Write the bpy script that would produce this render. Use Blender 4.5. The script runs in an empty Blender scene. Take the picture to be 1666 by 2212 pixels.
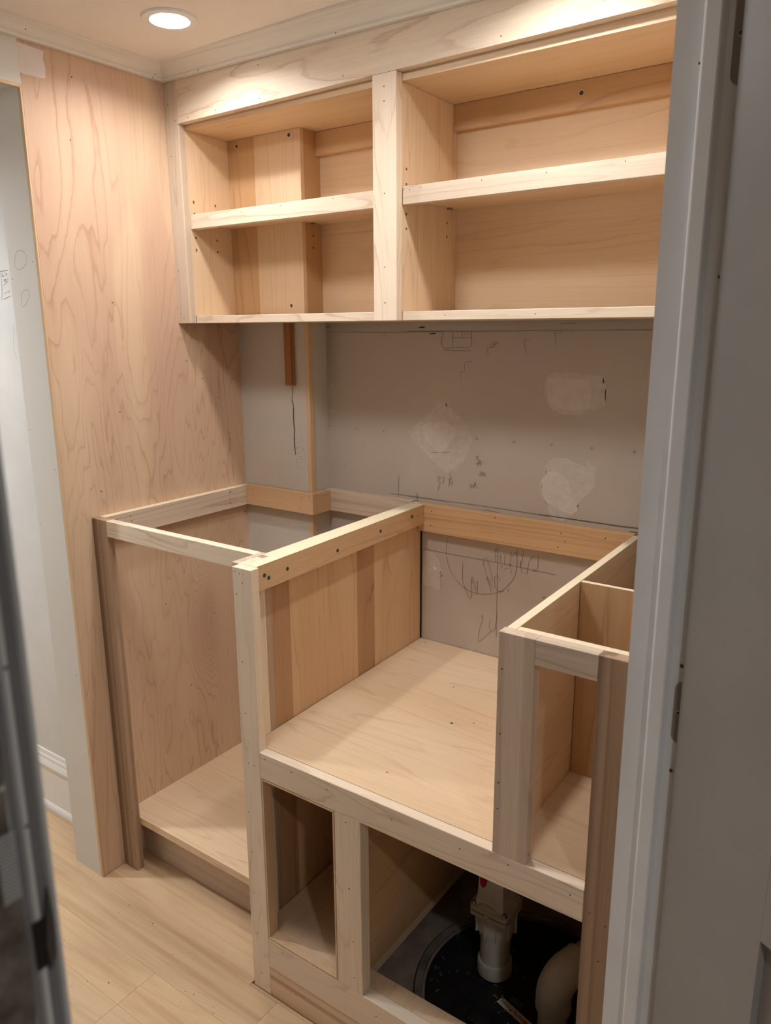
import bpy, bmesh, math, random
from mathutils import Vector, Matrix
random.seed(7)
S = bpy.context.scene
COL = S.collection

# ------------------------------------------------------------------ camera
cam_d = bpy.data.cameras.new('camera'); cam = bpy.data.objects.new('camera', cam_d); COL.objects.link(cam)
_y, _p, _r = (math.radians(a) for a in (35.3697, -13.4214, -0.3077))
fw = Vector((-math.sin(_y)*math.cos(_p), math.cos(_y)*math.cos(_p), math.sin(_p)))
rt = Vector((math.cos(_y), math.sin(_y), 0)); up = rt.cross(fw)
r2 = rt*math.cos(_r) + up*math.sin(_r); u2 = up*math.cos(_r) - rt*math.sin(_r)
M = Matrix((r2, u2, -fw)).transposed().to_4x4(); M.translation = (1.4719, -1.49677, 1.27511)
cam.matrix_world = M
cam_d.sensor_fit = 'HORIZONTAL'; cam_d.sensor_width = 36; cam_d.lens = 36*1650.6565/1666
cam_d.clip_start = 0.02
cam_d.dof.use_dof = True; cam_d.dof.focus_distance = 1.6; cam_d.dof.aperture_fstop = 15
S.camera = cam

# ------------------------------------------------------------------ world, exposure, lamp powers
w = bpy.data.worlds.new('world'); S.world = w; w.use_nodes = True
w.node_tree.nodes['Background'].inputs[0].default_value = (.55, .6, .7, 1)
w.node_tree.nodes['Background'].inputs[1].default_value = 0.02
S.view_settings.view_transform = 'Standard'; S.view_settings.look = 'None'
S.view_settings.gamma = 1; S.view_settings.exposure = 0.1
S.view_settings.use_curve_mapping = False
LAMP_COOK = 340.0      # two recessed lamps of the kitchenette
LAMP_SIDE = 1250.0      # recessed lamp of the passage on the left
LAMP_FILL = 50.0      # unseen shallow dome, added as fill light for the room
LAMP_HALL = 760.0       # recessed lamp of the hall the camera stands in
LAMP_COL = (1.0, .985, .965, 1)
HALL_COL = (.96, .985, 1.0, 1)

# ------------------------------------------------------------------ materials
def lin(c):
    return tuple(((v/255)/12.92 if v/255 <= .04045 else ((v/255+.055)/1.055)**2.4) for v in c) + (1,)
class NT:
    def __init__(s, name):
        s.m = bpy.data.materials.new(name); s.m.use_nodes = True; s.t = s.m.node_tree
        s.b = s.t.nodes['Principled BSDF']
    def n(s, typ, **kw):
        nd = s.t.nodes.new(typ)
        for k, v in kw.items():
            if k.startswith('i_'):
                nd.inputs[k[2:].replace('_', ' ')].default_value = v
            else: setattr(nd, k, v)
        return nd
    def l(s, a, b): s.t.links.new(a, b)
    def math(s, op, a, b=None, clamp=False):
        nd = s.n('ShaderNodeMath', operation=op, use_clamp=clamp)
        for i, v in enumerate((a, b)):
            if v is None: continue
            if isinstance(v, (int, float)): nd.inputs[i].default_value = v
            else: s.l(v, nd.inputs[i])
        return nd.outputs[0]
    def vmath(s, op, a, b):
        nd = s.n('ShaderNodeVectorMath', operation=op)
        for i, v in enumerate((a, b)):
            if isinstance(v, tuple): nd.inputs[i].default_value = v
            else: s.l(v, nd.inputs[i])
        return nd.outputs[0]
    def noise(s, vec, scale=1, detail=2, rough=.5, dist=0):
        nd = s.n('ShaderNodeTexNoise'); s.l(vec, nd.inputs['Vector'])
        nd.inputs['Scale'].default_value = scale; nd.inputs['Detail'].default_value = detail
        nd.inputs['Roughness'].default_value = rough; nd.inputs['Distortion'].default_value = dist
        return nd.outputs['Fac']
    def ramp(s, fac, stops):
        nd = s.n('ShaderNodeValToRGB'); e = nd.color_ramp.elements
        while len(e) < len(stops): e.new(.5)
        for el, (p, v) in zip(e, stops):
            el.position = p; el.color = (v, v, v, 1) if isinstance(v, (int, float)) else v
        s.l(fac, nd.inputs[0]); return nd.outputs[0]
    def mix(s, fac, a, b, mode='MIX'):
        nd = s.n('ShaderNodeMix', data_type='RGBA', blend_type=mode)
        for i, v in ((0, fac), (6, a), (7, b)):
            if isinstance(v, (int, float)): nd.inputs[i].default_value = v
            elif isinstance(v, tuple): nd.inputs[i].default_value = v
            else: s.l(v, nd.inputs[i])
        return nd.outputs[2]
    def coords(s):
        tc = s.n('ShaderNodeTexCoord'); oi = s.n('ShaderNodeObjectInfo')
        off = s.math('MULTIPLY', oi.outputs['Random'], 61.0)
        return s.vmath('ADD', tc.outputs['Object'], s.comb(off, off, off)), oi.outputs['Random']
    def comb(s, a, b, c):
        nd = s.n('ShaderNodeCombineXYZ')
        for i, v in enumerate((a, b, c)): s.l(v, nd.inputs[i])
        return nd.outputs[0]
    def bump(s, h, strength, dist=.001):
        nd = s.n('ShaderNodeBump'); s.l(h, nd.inputs['Height'])
        nd.inputs['Strength'].default_value = strength; nd.inputs['Distance'].default_value = dist
        s.l(nd.outputs[0], s.b.inputs['Normal'])
    def fin(s, col, rough=.5, spec=.35, metal=0):
        if isinstance(col, tuple): s.b.inputs['Base Color'].default_value = col
        else: s.l(col, s.b.inputs['Base Color'])
        s.b.inputs['Roughness'].default_value = rough
        s.b.inputs['Specular IOR Level'].default_value = spec
        s.b.inputs['Metallic'].default_value = metal
        return s.m

def wood(name, axis, base, dark, line, along=1.0, cross=7.0, rings=13, lw=.5, tone=.5, fib=.16, vary=.1, rough=.48, band=.0, distort=.35):
    """rotary / flat-sawn veneer: contour lines of a stretched noise field + fibre streaks"""
    t = NT(name); p, rnd = t.coords()
    def sc(c, a): return tuple(a if i == 'xyz'.index(axis) else c for i in range(3))
    f = t.noise(t.vmath('MULTIPLY', p, sc(cross, along)), 1, 2.2, .45, distort)
    hf = t.noise(t.vmath('MULTIPLY', p, sc(cross*9, along*14)), 1, 2, .6)
    f = t.math('ADD', f, t.math('MULTIPLY', t.math('SUBTRACT', hf, .5), .028))
    saw = t.math('FRACT', t.math('MULTIPLY', f, float(rings)))
    ln = t.ramp(saw, [(0, 1.0), (.05, .8), (.13, .25), (.45, .03), (.95, .10), (1, 1.0)])
    brk = t.noise(t.vmath('MULTIPLY', p, sc(cross*2.2, along*1.6)), 1, 2, .5)
    ln = t.math('MULTIPLY', ln, t.ramp(brk, [(.34, .12), (.62, 1.0)]))
    tn = t.ramp(t.noise(t.vmath('MULTIPLY', p, sc(cross*.55, along*.5)), 1, 2, .5, .2), [(.32, 0.), (.68, 1.)])
    fb = t.noise(t.vmath('MULTIPLY', p, sc(300, 5)), 1, 3, .6)
    fl = t.noise(t.vmath('MULTIPLY', p, sc(620, 55)), 1, 1, .5)
    c = t.mix(t.math('MULTIPLY', tn, float(tone)), lin(base), lin(dark))
    if band:
        sp = t.noise(t.vmath('MULTIPLY', p, sc(cross*3.2, along*.25)), 1, 1.5, .5)
        c = t.mix(t.math('MULTIPLY', t.ramp(sp, [(.5, 0.), (.62, 1.)]), float(band)), c, lin(line))
    c = t.mix(t.math('MULTIPLY', ln, float(lw)), c, lin(line))
    v = t.math('ADD', t.math('MULTIPLY', t.math('SUBTRACT', fb, .5), fib*2), 1.0)
    v = t.math('ADD', v, t.math('MULTIPLY', t.math('SUBTRACT', fl, .5), fib*.7))
    v = t.math('ADD', v, t.math('MULTIPLY', t.math('SUBTRACT', rnd, .5), vary))
    c = t.mix(1.0, c, t.comb(v, v, v), 'MULTIPLY')
    t.bump(fb, .12, .0006)
    return t.fin(c, rough, .35)

MP = dict(base=(231, 213, 191), dark=(222, 200, 175), line=(174, 136, 104))
maple = {a: wood('maple_'+a, a, lw=.5, tone=.5, rings=15, cross=9, along=1.0, fib=.11, **MP) for a in 'xyz'}
PK = dict(base=(217, 199, 178), dark=(200, 178, 156), line=(146, 117, 96))
pinkmaple = {a: wood('pink_maple_'+a, a, lw=.45, tone=.9, rings=13, cross=11, along=.7, fib=.13, band=.25, **PK) for a in 'xyz'}
PL = dict(base=(227, 200, 168), dark=(215, 185, 149), line=(176, 132, 93))
mply = {a: wood('maple_plywood_'+a, a, lw=.36, tone=.8, rings=13, cross=11, along=.8, fib=.09, **PL) for a in 'xyz'}
dply = {a: wood('dark_leaf_plywood_'+a, a, base=(206, 169, 127), dark=(188, 148, 107), line=(148, 106, 70), lw=.4, tone=.9, rings=9, cross=9, along=.8, fib=.12) for a in 'xyz'}
leafdark = {a: wood('dark_maple_leaf_'+a, a, base=(190, 152, 114), dark=(170, 130, 94), line=(122, 86, 58), lw=.55, tone=.9, rings=10, cross=10, along=1.2, fib=.14) for a in 'xyz'}
orange = {a: wood('orange_maple_'+a, a, base=(219, 184, 145), dark=(205, 166, 125), line=(160, 114, 74), lw=.4, tone=.8, rings=11, cross=9, along=.8, fib=.12) for a in 'xyz'}
brownmaple = {a: wood('heartwood_'+a, a, base=(190, 163, 136), dark=(156, 126, 102), line=(108, 82, 64), lw=.5, tone=1., rings=10, cross=13, along=.45, fib=.2, band=.55) for a in 'xyz'}
pine = wood('pine_x', 'x', base=(222, 188, 146), dark=(208, 168, 124), line=(172, 122, 80), lw=.6, tone=.7, rings=9, cross=15, along=.45, fib=.13, band=.2, distort=.1)
kick = wood('heartwood_streaked_x', 'x', base=(228, 204, 176), dark=(205, 168, 136), line=(140, 98, 70), lw=.35, tone=.9, rings=8, cross=16, along=.35, fib=.15, band=.5)
stickwood = wood('stained_wood_z', 'z', base=(168, 116, 66), dark=(140, 92, 50), line=(96, 60, 32), lw=.5, tone=.8, rings=8, cross=26, along=.5, fib=.2, band=.5)
cornerwood = wood('corner_wood_z', 'z', base=(220, 188, 152), dark=(206, 172, 136), line=(160, 120, 88), lw=.3, tone=.8, rings=6, cross=14, along=.8, fib=.1)

def ply_edge_mat():
    t = NT('plywood_edge'); p, rnd = t.coords()
    fb = t.noise(t.vmath('MULTIPLY', p, (180, 180, 180)), 1, 3, .6)
    return t.fin(t.mix(fb, lin((238, 226, 200)), lin((216, 196, 162))), .6, .2)
ply_edge = ply_edge_mat()

def wall_ply():
    """rotary-cut fir/birch sheet with pink heart patches, grain up the wall"""
    t = NT('wall_plywood'); tc = t.n('ShaderNodeTexCoord'); p = tc.outputs['Object']
    f = t.noise(t.vmath('MULTIPLY', p, (4, 7.0, 1.15)), 1, 3.0, .5, .6)
    hf = t.noise(t.vmath('MULTIPLY', p, (60, 75, 16)), 1, 2, .6)
    f = t.math('ADD', f, t.math('MULTIPLY', t.math('SUBTRACT', hf, .5), .022))
    knots = []
    for (ky, kz, sy2, sz, amp) in ((-.235, .50, 22, 9, .55), (-.222, .585, 34, 15, .35), (-.285, .985, 15, 4.2, .3), (-.22, 1.22, 19, 4.5, .3)):
        d = t.vmath('MULTIPLY', t.vmath('SUBTRACT', p, (0, ky+.29925, kz-.9165)), (0, sy2, sz))
        ln_ = t.n('ShaderNodeVectorMath', operation='LENGTH'); t.l(d, ln_.inputs[0])
        g = t.math('POWER', 2.718, t.math('MULTIPLY', t.math('MULTIPLY', ln_.outputs['Value'], ln_.outputs['Value']), -1.0))
        f = t.math('ADD', f, t.math('MULTIPLY', g, amp)); knots.append(t.math('MULTIPLY', g, min(1.0, amp*1.6)))
    saw = t.math('FRACT', t.math('MULTIPLY', f, 17.0))
    ln = t.ramp(saw, [(0, 1.), (.05, .8), (.15, .25), (.5, .02), (.96, .12), (1, 1.)])
    brk = t.noise(t.vmath('MULTIPLY', p, (9, 9, 2.2)), 1, 2, .5)
    ln = t.math('MULTIPLY', ln, t.ramp(brk, [(.3, .2), (.62, 1.)]))
    pk = t.ramp(t.noise(t.vmath('MULTIPLY', t.vmath('ADD', p, (3.3, 1.7, .4)), (3, 6.5, 1.1)), 1, 2.5, .5, .9), [(.41, 0.), (.49, .7), (.64, 1.)])
    sep = t.n('ShaderNodeSeparateXYZ'); t.l(p, sep.inputs[0])
    pk = t.math('MULTIPLY', pk, t.ramp(t.math('ADD', t.math('MULTIPLY', sep.outputs[2], .5), .5), [(.42, .25), (.62, 1.)]))
    for g in knots[:2]: pk = t.math('ADD', pk, t.math('MULTIPLY', g, .8), True)
    tn = t.noise(t.vmath('MULTIPLY', p, (5, 11, .8)), 1, 2, .5)
    fb = t.noise(t.vmath('MULTIPLY', p, (300, 300, 5)), 1, 3, .6)
    c = t.mix(tn, lin((223, 195, 166)), lin((208, 177, 146)))
    c = t.mix(t.math('MULTIPLY', pk, .55), c, lin((190, 150, 132)))
    c = t.mix(t.math('MULTIPLY', ln, .46), c, lin((160, 112, 86)))
    v = t.math('ADD', t.math('MULTIPLY', t.math('SUBTRACT', fb, .5), .16), 1.0)
    c = t.mix(1., c, t.comb(v, v, v), 'MULTIPLY')
    t.bump(fb, .1, .0006)
    return t.fin(c, .55, .3)
wallply = wall_ply()

def floor_wood():
    t = NT('floor_plank_wood'); p, rnd = t.coords()
    f = t.noise(t.vmath('MULTIPLY', p, (1.0, 11, 11)), 1, 2.2, .5, .3)
    saw = t.math('FRACT', t.math('MULTIPLY', f, 15.0))
    ln = t.ramp(saw, [(0, 1.), (.1, .6), (.4, .1), (.8, .05), (1, 1.)])
    st = t.ramp(t.noise(t.vmath('MULTIPLY', p, (1.3, 34, 34)), 1, 2.5, .55), [(.5, 0.), (.72, 1.)])
    fb = t.noise(t.vmath('MULTIPLY', p, (9, 330, 330)), 1, 3, .6)
    tone = t.noise(t.vmath('MULTIPLY', p, (.8, 5, 5)), 1, 2, .5)
    c = t.mix(tone, lin((218, 190, 155)), lin((198, 166, 130)))
    c = t.mix(t.math('MULTIPLY', ln, .22), c, lin((170, 130, 96)))
    c = t.mix(t.math('MULTIPLY', st, .7), c, lin((178, 138, 104)))
    v = t.math('ADD', t.math('MULTIPLY', t.math('SUBTRACT', fb, .5), .2), 1.0)
    v = t.math('ADD', v, t.math('MULTIPLY', t.math('SUBTRACT', rnd, .5), .12))
    return t.fin(t.mix(1., c, t.comb(v, v, v), 'MULTIPLY'), .42, .4)
floorwood = floor_wood()

def paint(name, a, b=None, rough=.6, scale=9, bump=.05):
    t = NT(name); tc = t.n('ShaderNodeTexCoord'); p = tc.outputs['Object']
    n = t.noise(p, scale, 4, .55); f = t.noise(p, 420, 2, .5)
    t.bump(f, bump, .0005)
    return t.fin(t.mix(t.ramp(n, [(.3, 0.), (.7, 1.)]), lin(a), lin(b or a)), rough, .3)
board = paint('unpainted_wallboard', (194, 182, 170), (187, 175, 163), .8, 3)
chase_paint = paint('primed_wallboard', (210, 203, 192), (201, 194, 183), .7, 4)
white_wall = paint('white_wall_paint', (226, 224, 220), (214, 212, 208), .6, 5)
end_paint = paint('off_white_primer', (222, 217, 208), (216, 211, 202), .65, 4)
ceil_paint = paint('ceiling_paint', (240, 233, 227), (235, 228, 222), .8, 3)
crown_paint = paint('crown_paint', (231, 226, 217), (227, 221, 212), .5, 6)
jamb_paint = paint('jamb_paint', (228, 230, 233), (220, 222, 225), .4, 10)
door_paint = paint('door_paint', (152, 149, 146), (146, 143, 140), .45, 7)
base_paint = paint('gloss_white_trim', (236, 234, 230), None, .35)
skim = paint('joint_compound', (206, 196, 186), (193, 183, 172), .85, 60)
skim_in = paint('joint_compound_thick', (213, 204, 194), (203, 193, 183), .85, 60)
primer = paint('primer_patch', (230, 219, 212), (220, 207, 200), .6, 12)
pencil = paint('pencil_graphite', (96, 88, 84), None, .6)
pencil_faint = paint('faint_pencil', (128, 120, 114), None, .6)
dark = paint('nail_hole_dark', (120, 94, 72), (96, 74, 56), .9)
holeblack = paint('hole_black', (28, 22, 18), None, .9); screwdark = paint('dark_screw_hole', (84, 78, 72), (60, 54, 50), .6)
steel = NT('screw_steel').fin(lin((150, 150, 150)), .35, .5, 1)
dsteel = NT('dark_steel').fin(lin((92, 90, 88)), .4, .5, .8)
hinge_m = paint('painted_hinge_metal', (150, 142, 138), (140, 134, 130), .45, 30)
plaster = paint('rough_plaster', (120, 110, 100), (60, 52, 46), .9, 60, .8)
grey_jamb = paint('grey_jamb_paint', (112, 111, 110), (102, 101, 100), .5, 12)
pale_jamb = paint('pale_jamb_paint', (186, 186, 184), (172, 172, 170), .5, 12)
concrete = paint('concrete', (186, 168, 150), (140, 122, 106), .9, 14, .6)
rimgrey = paint('dusty_basin_rim', (150, 144, 134), (96, 92, 86), .8, 24, .3)
blackp = paint('black_plastic_lid', (26, 26, 30), (48, 46, 48), .5, 18, .3)
bluep = paint('dark_blue_plastic', (24, 28, 44), (40, 42, 56), .45, 18, .2)
pvc = paint('white_pvc', (228, 222, 208), (214, 207, 192), .4, 16)
rubber = paint('black_rubber_gasket', (20, 20, 22), None, .6)
red = paint('red_plastic', (176, 30, 48), None, .4)
purple = paint('purple_primer', (92, 66, 92), None, .5)
labelm = paint('cream_label', (222, 212, 190), None, .5)
labelink = paint('dark_red_ink', (70, 24, 24), None, .5)
labelorange = paint('orange_ink', (206, 132, 40), None, .5)
embossm = paint('grey_embossed', (120, 118, 114), None, .5)
ring_paint = paint('white_lamp_trim', (236, 236, 236), None, .4)
dust = paint('wood_dust', (206, 176, 140), None, .9)
def emit(name, strength, col=LAMP_COL):
    t = NT(name); t.b.inputs['Base Color'].default_value = (1, 1, 1, 1)
    t.b.inputs['Emission Color'].default_value = col; t.b.inputs['Emission Strength'].default_value = strength
    return t.m
lens_cook = emit('lamp_lens', LAMP_COOK); lens_side = emit('lamp_lens_passage', LAMP_SIDE, HALL_COL); lens_hall = emit('lamp_lens_hall', LAMP_HALL, HALL_COL); lens_fill = emit('lamp_lens_fill', LAMP_FILL)

# ------------------------------------------------------------------ builders
WL = {}
def link(o, loc, parent):
    COL.objects.link(o); WL[o] = Vector(loc)
    if parent is not None:
        o.parent = parent; o.location = Vector(loc) - WL[parent]
    else: o.location = loc
    return o
def thing(name, label, cat, loc, group=None):
    o = bpy.data.objects.new(name, None); o.empty_display_size = .05
    link(o, loc, None); o['label'] = label; o['category'] = cat
    if group: o['group'] = group
    return o
def tag(o, label, cat, group=None):
    o['label'] = label; o['category'] = cat
    if group: o['group'] = group
    return o
def struct(o): o['kind'] = 'structure'; return o
def stuff(o): o['kind'] = 'stuff'; return o
def finish(name, bm, mats, parent, loc, smooth=False, bevel=0):
    if bevel:
        es = [e for e in bm.edges if len(e.link_faces) == 2 and e.calc_face_angle(0) > .5]
        bmesh.ops.bevel(bm, geom=es, offset=bevel, segments=1, affect='EDGES', clamp_overlap=True)
    me = bpy.data.meshes.new(name)
    bmesh.ops.recalc_face_normals(bm, faces=bm.faces)
    bm.to_mesh(me); bm.free()
    for m in (mats if isinstance(mats, (list, tuple)) else [mats]): me.materials.append(m)
    if smooth:
        for f in me.polygons: f.use_smooth = True
    return link(bpy.data.objects.new(name, me), loc, parent)
def box(name, x0, x1, y0, y1, z0, z1, mat, parent=None, bevel=.0007, top=None):
    """axis aligned board; `top` = material of the top face (sawn plywood edge)"""
    c = Vector(((x0+x1)/2, (y0+y1)/2, (z0+z1)/2)); bm = bmesh.new()
    bmesh.ops.create_cube(bm, size=1, matrix=Matrix.Diagonal((x1-x0, y1-y0, z1-z0, 1)))
    o = finish(name, bm, [mat] + ([top] if top else []), parent, c, bevel=bevel)
    if top:
        for f in o.data.polygons:
            if f.normal.z > .9: f.material_index = 1
    return o
def prism(name, pts, a0, a1, mat, parent=None, axis='z', bevel=0, smooth=False, top=None):
    """polygon extruded along axis; pts are the two other coordinates in xyz order"""
    def P(u, v, a): return {'z': (u, v, a), 'y': (u, a, v), 'x': (a, u, v)}[axis]
    vs0 = [Vector(P(u, v, a0)) for u, v in pts]; vs1 = [Vector(P(u, v, a1)) for u, v in pts]
    c = sum(vs0+vs1, Vector())/(2*len(pts)); bm = bmesh.new()
    b0 = [bm.verts.new(v-c) for v in vs0]; b1 = [bm.verts.new(v-c) for v in vs1]; n = len(pts)
    bm.faces.new(b0[::-1]); bm.faces.new(b1)
    for i in range(n): bm.faces.new((b0[i], b0[(i+1) % n], b1[(i+1) % n], b1[i]))
    o = finish(name, bm, [mat] + ([top] if top else []), parent, c, smooth, bevel)
    if top:
        for f in o.data.polygons:
            if f.normal.z > .9: f.material_index = 1
    return o
def lathe(name, prof, mat, parent, loc, seg=40, direction=None, smooth=True, mats=None):
    """prof: list of (r, h) around z, or around `direction`"""
    bm = bmesh.new(); rings = []
    for r, h in prof:
        if r < 1e-6: rings.append([bm.verts.new((0, 0, h))])
        else: rings.append([bm.verts.new((r*math.cos(2*math.pi*k/seg), r*math.sin(2*math.pi*k/seg), h)) for k in range(seg)])
    for A, B in zip(rings, rings[1:]):
        for k in range(seg):
            q = [A[k % len(A)], A[(k+1) % len(A)], B[(k+1) % len(B)], B[k % len(B)]]
            u = list(dict.fromkeys(q))
            if len(u) > 2: bm.faces.new(u)
    if direction is not None:
        q = Vector((0, 0, 1)).rotation_difference(Vector(direction)).to_matrix()
        bmesh.ops.rotate(bm, verts=bm.verts, cent=(0, 0, 0), matrix=q)
    o = finish(name, bm, mat, parent, loc, smooth)
    if smooth:
        me = o.data
        try: me.set_sharp_from_angle(angle=math.radians(40))
        except Exception: pass
    return o
def tube(name, pts, rad, mat, parent, seg=28):
    """round pipe through points; rad number or list"""
    pts = [Vector(p) for p in pts]; c = pts[0].copy(); bm = bmesh.new(); rings = []
    rs = rad if isinstance(rad, list) else [rad]*len(pts)
    t0 = (pts[1]-pts[0]).normalized(); u = t0.orthogonal().normalized()
    for i, p in enumerate(pts):
        t = ((pts[min(i+1, len(pts)-1)]-pts[max(i-1, 0)])).normalized()
        u = (u - t*u.dot(t)).normalized(); v = t.cross(u)
        rings.append([bm.verts.new(p-c+(u*math.cos(2*math.pi*k/seg)+v*math.sin(2*math.pi*k/seg))*rs[i]) for k in range(seg)])
    for A, B in zip(rings, rings[1:]):
        for k in range(seg): bm.faces.new((A[k], A[(k+1) % seg], B[(k+1) % seg], B[k]))
    bm.faces.new(rings[0][::-1]); bm.faces.new(rings[-1])
    o = finish(name, bm, mat, parent, c, True)
    try: o.data.set_sharp_from_angle(angle=math.radians(45))
    except Exception: pass
    return o
def ribbons(name, polys, width, y, mat, parent, th=.0003):
    """thin pencil strokes lying on the plane Y=y (points are x, z in 0.1 mm)"""
    bm = bmesh.new(); c = Vector((0, y, 1))
    for pl in polys:
        P = [Vector((a*1e-4, 0, b*1e-4)) for a, b in pl]
        # smooth the stroke
        Q = [P[0]]
        if len(P) > 4:
            for i in range(len(P)-1):
                p0, p1, p2, p3 = P[max(i-1, 0)], P[i], P[i+1], P[min(i+2, len(P)-1)]
                for t in (.25, .5, .75, 1):
                    Q.append(.5*((2*p1)+(p2-p0)*t+(2*p0-5*p1+4*p2-p3)*t*t+(3*p1-p0-3*p2+p3)*t**3))
        else: Q = P
        L = []
        for i, p in enumerate(Q):
            d = (Q[min(i+1, len(Q)-1)]-Q[max(i-1, 0)])
            if d.length < 1e-7: d = Vector((1, 0, 0))
            d.normalize(); n = Vector((-d.z, 0, d.x))*width/2
            L.append((bm.verts.new(p+n+Vector((0, -th, -1))), bm.verts.new(p-n+Vector((0, -th, -1)))))
        for (a, b), (e, f) in zip(L, L[1:]): bm.faces.new((a, b, f, e))
    return finish(name, bm, mat, parent, c)
def flat_poly(name, pts, y, th, mat, parent, jitter=.0012, sub=4):
    """irregular smear of compound standing th proud of plane Y=y; rim slopes down"""
    rnd = random.Random(len(pts)*7+int(pts[0][0]))
    P = [Vector((a*1e-4, 0, b*1e-4)) for a, b in pts]; Q = []
    for i in range(len(P)):
        a, b = P[i], P[(i+1) % len(P)]
        for k in range(sub): Q.append(a.lerp(b, k/sub)+Vector((rnd.uniform(-1, 1), 0, rnd.uniform(-1, 1)))*jitter)
    c = sum(Q, Vector())/len(Q); bm = bmesh.new()
    v0 = [bm.verts.new(q-c) for q in Q]; v1 = [bm.verts.new((q-c)*.96+Vector((0, -th, 0))) for q in Q]
    n = len(Q)
    for i in range(n): bm.faces.new((v0[i], v0[(i+1) % n], v1[(i+1) % n], v1[i]))
    f = bm.faces.new(v1); bmesh.ops.triangulate(bm, faces=[f])
    return finish(name, bm, mat, parent, c+Vector((0, y, 0)))
def holes(parent, pts, normal, r=.0016, mat=None, name='nail_holes', off=.00035):
    """small dark nail / peg holes as shallow discs just proud of the face"""
    bm = bmesh.new(); n = Vector(normal).normalized(); u = n.orthogonal().normalized(); v = n.cross(u)
    c = Vector(pts[0])
    for p in pts:
        p = Vector(p)-c+n*off
        k = [bm.verts.new(p+(u*math.cos(a)+v*math.sin(a))*r) for a in [i*math.pi/4 for i in range(8)]]
        bm.faces.new(k)
    return stuff(finish(name, bm, mat or dark, parent, c))
def screw(parent, p, normal, r=.0042):
    n = Vector(normal)
    o = lathe('screw', [(0, .0002), (r*.35, .0002), (r*.42, .0008), (r*.8, .0012), (r, .0004)], dsteel, parent, p, 16, normal)
    lathe('bore_rim', [(r, .0003), (r*1.35, .0004), (r*1.4, 0)], ply_edge, o, p, 16, normal)
    return o

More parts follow.
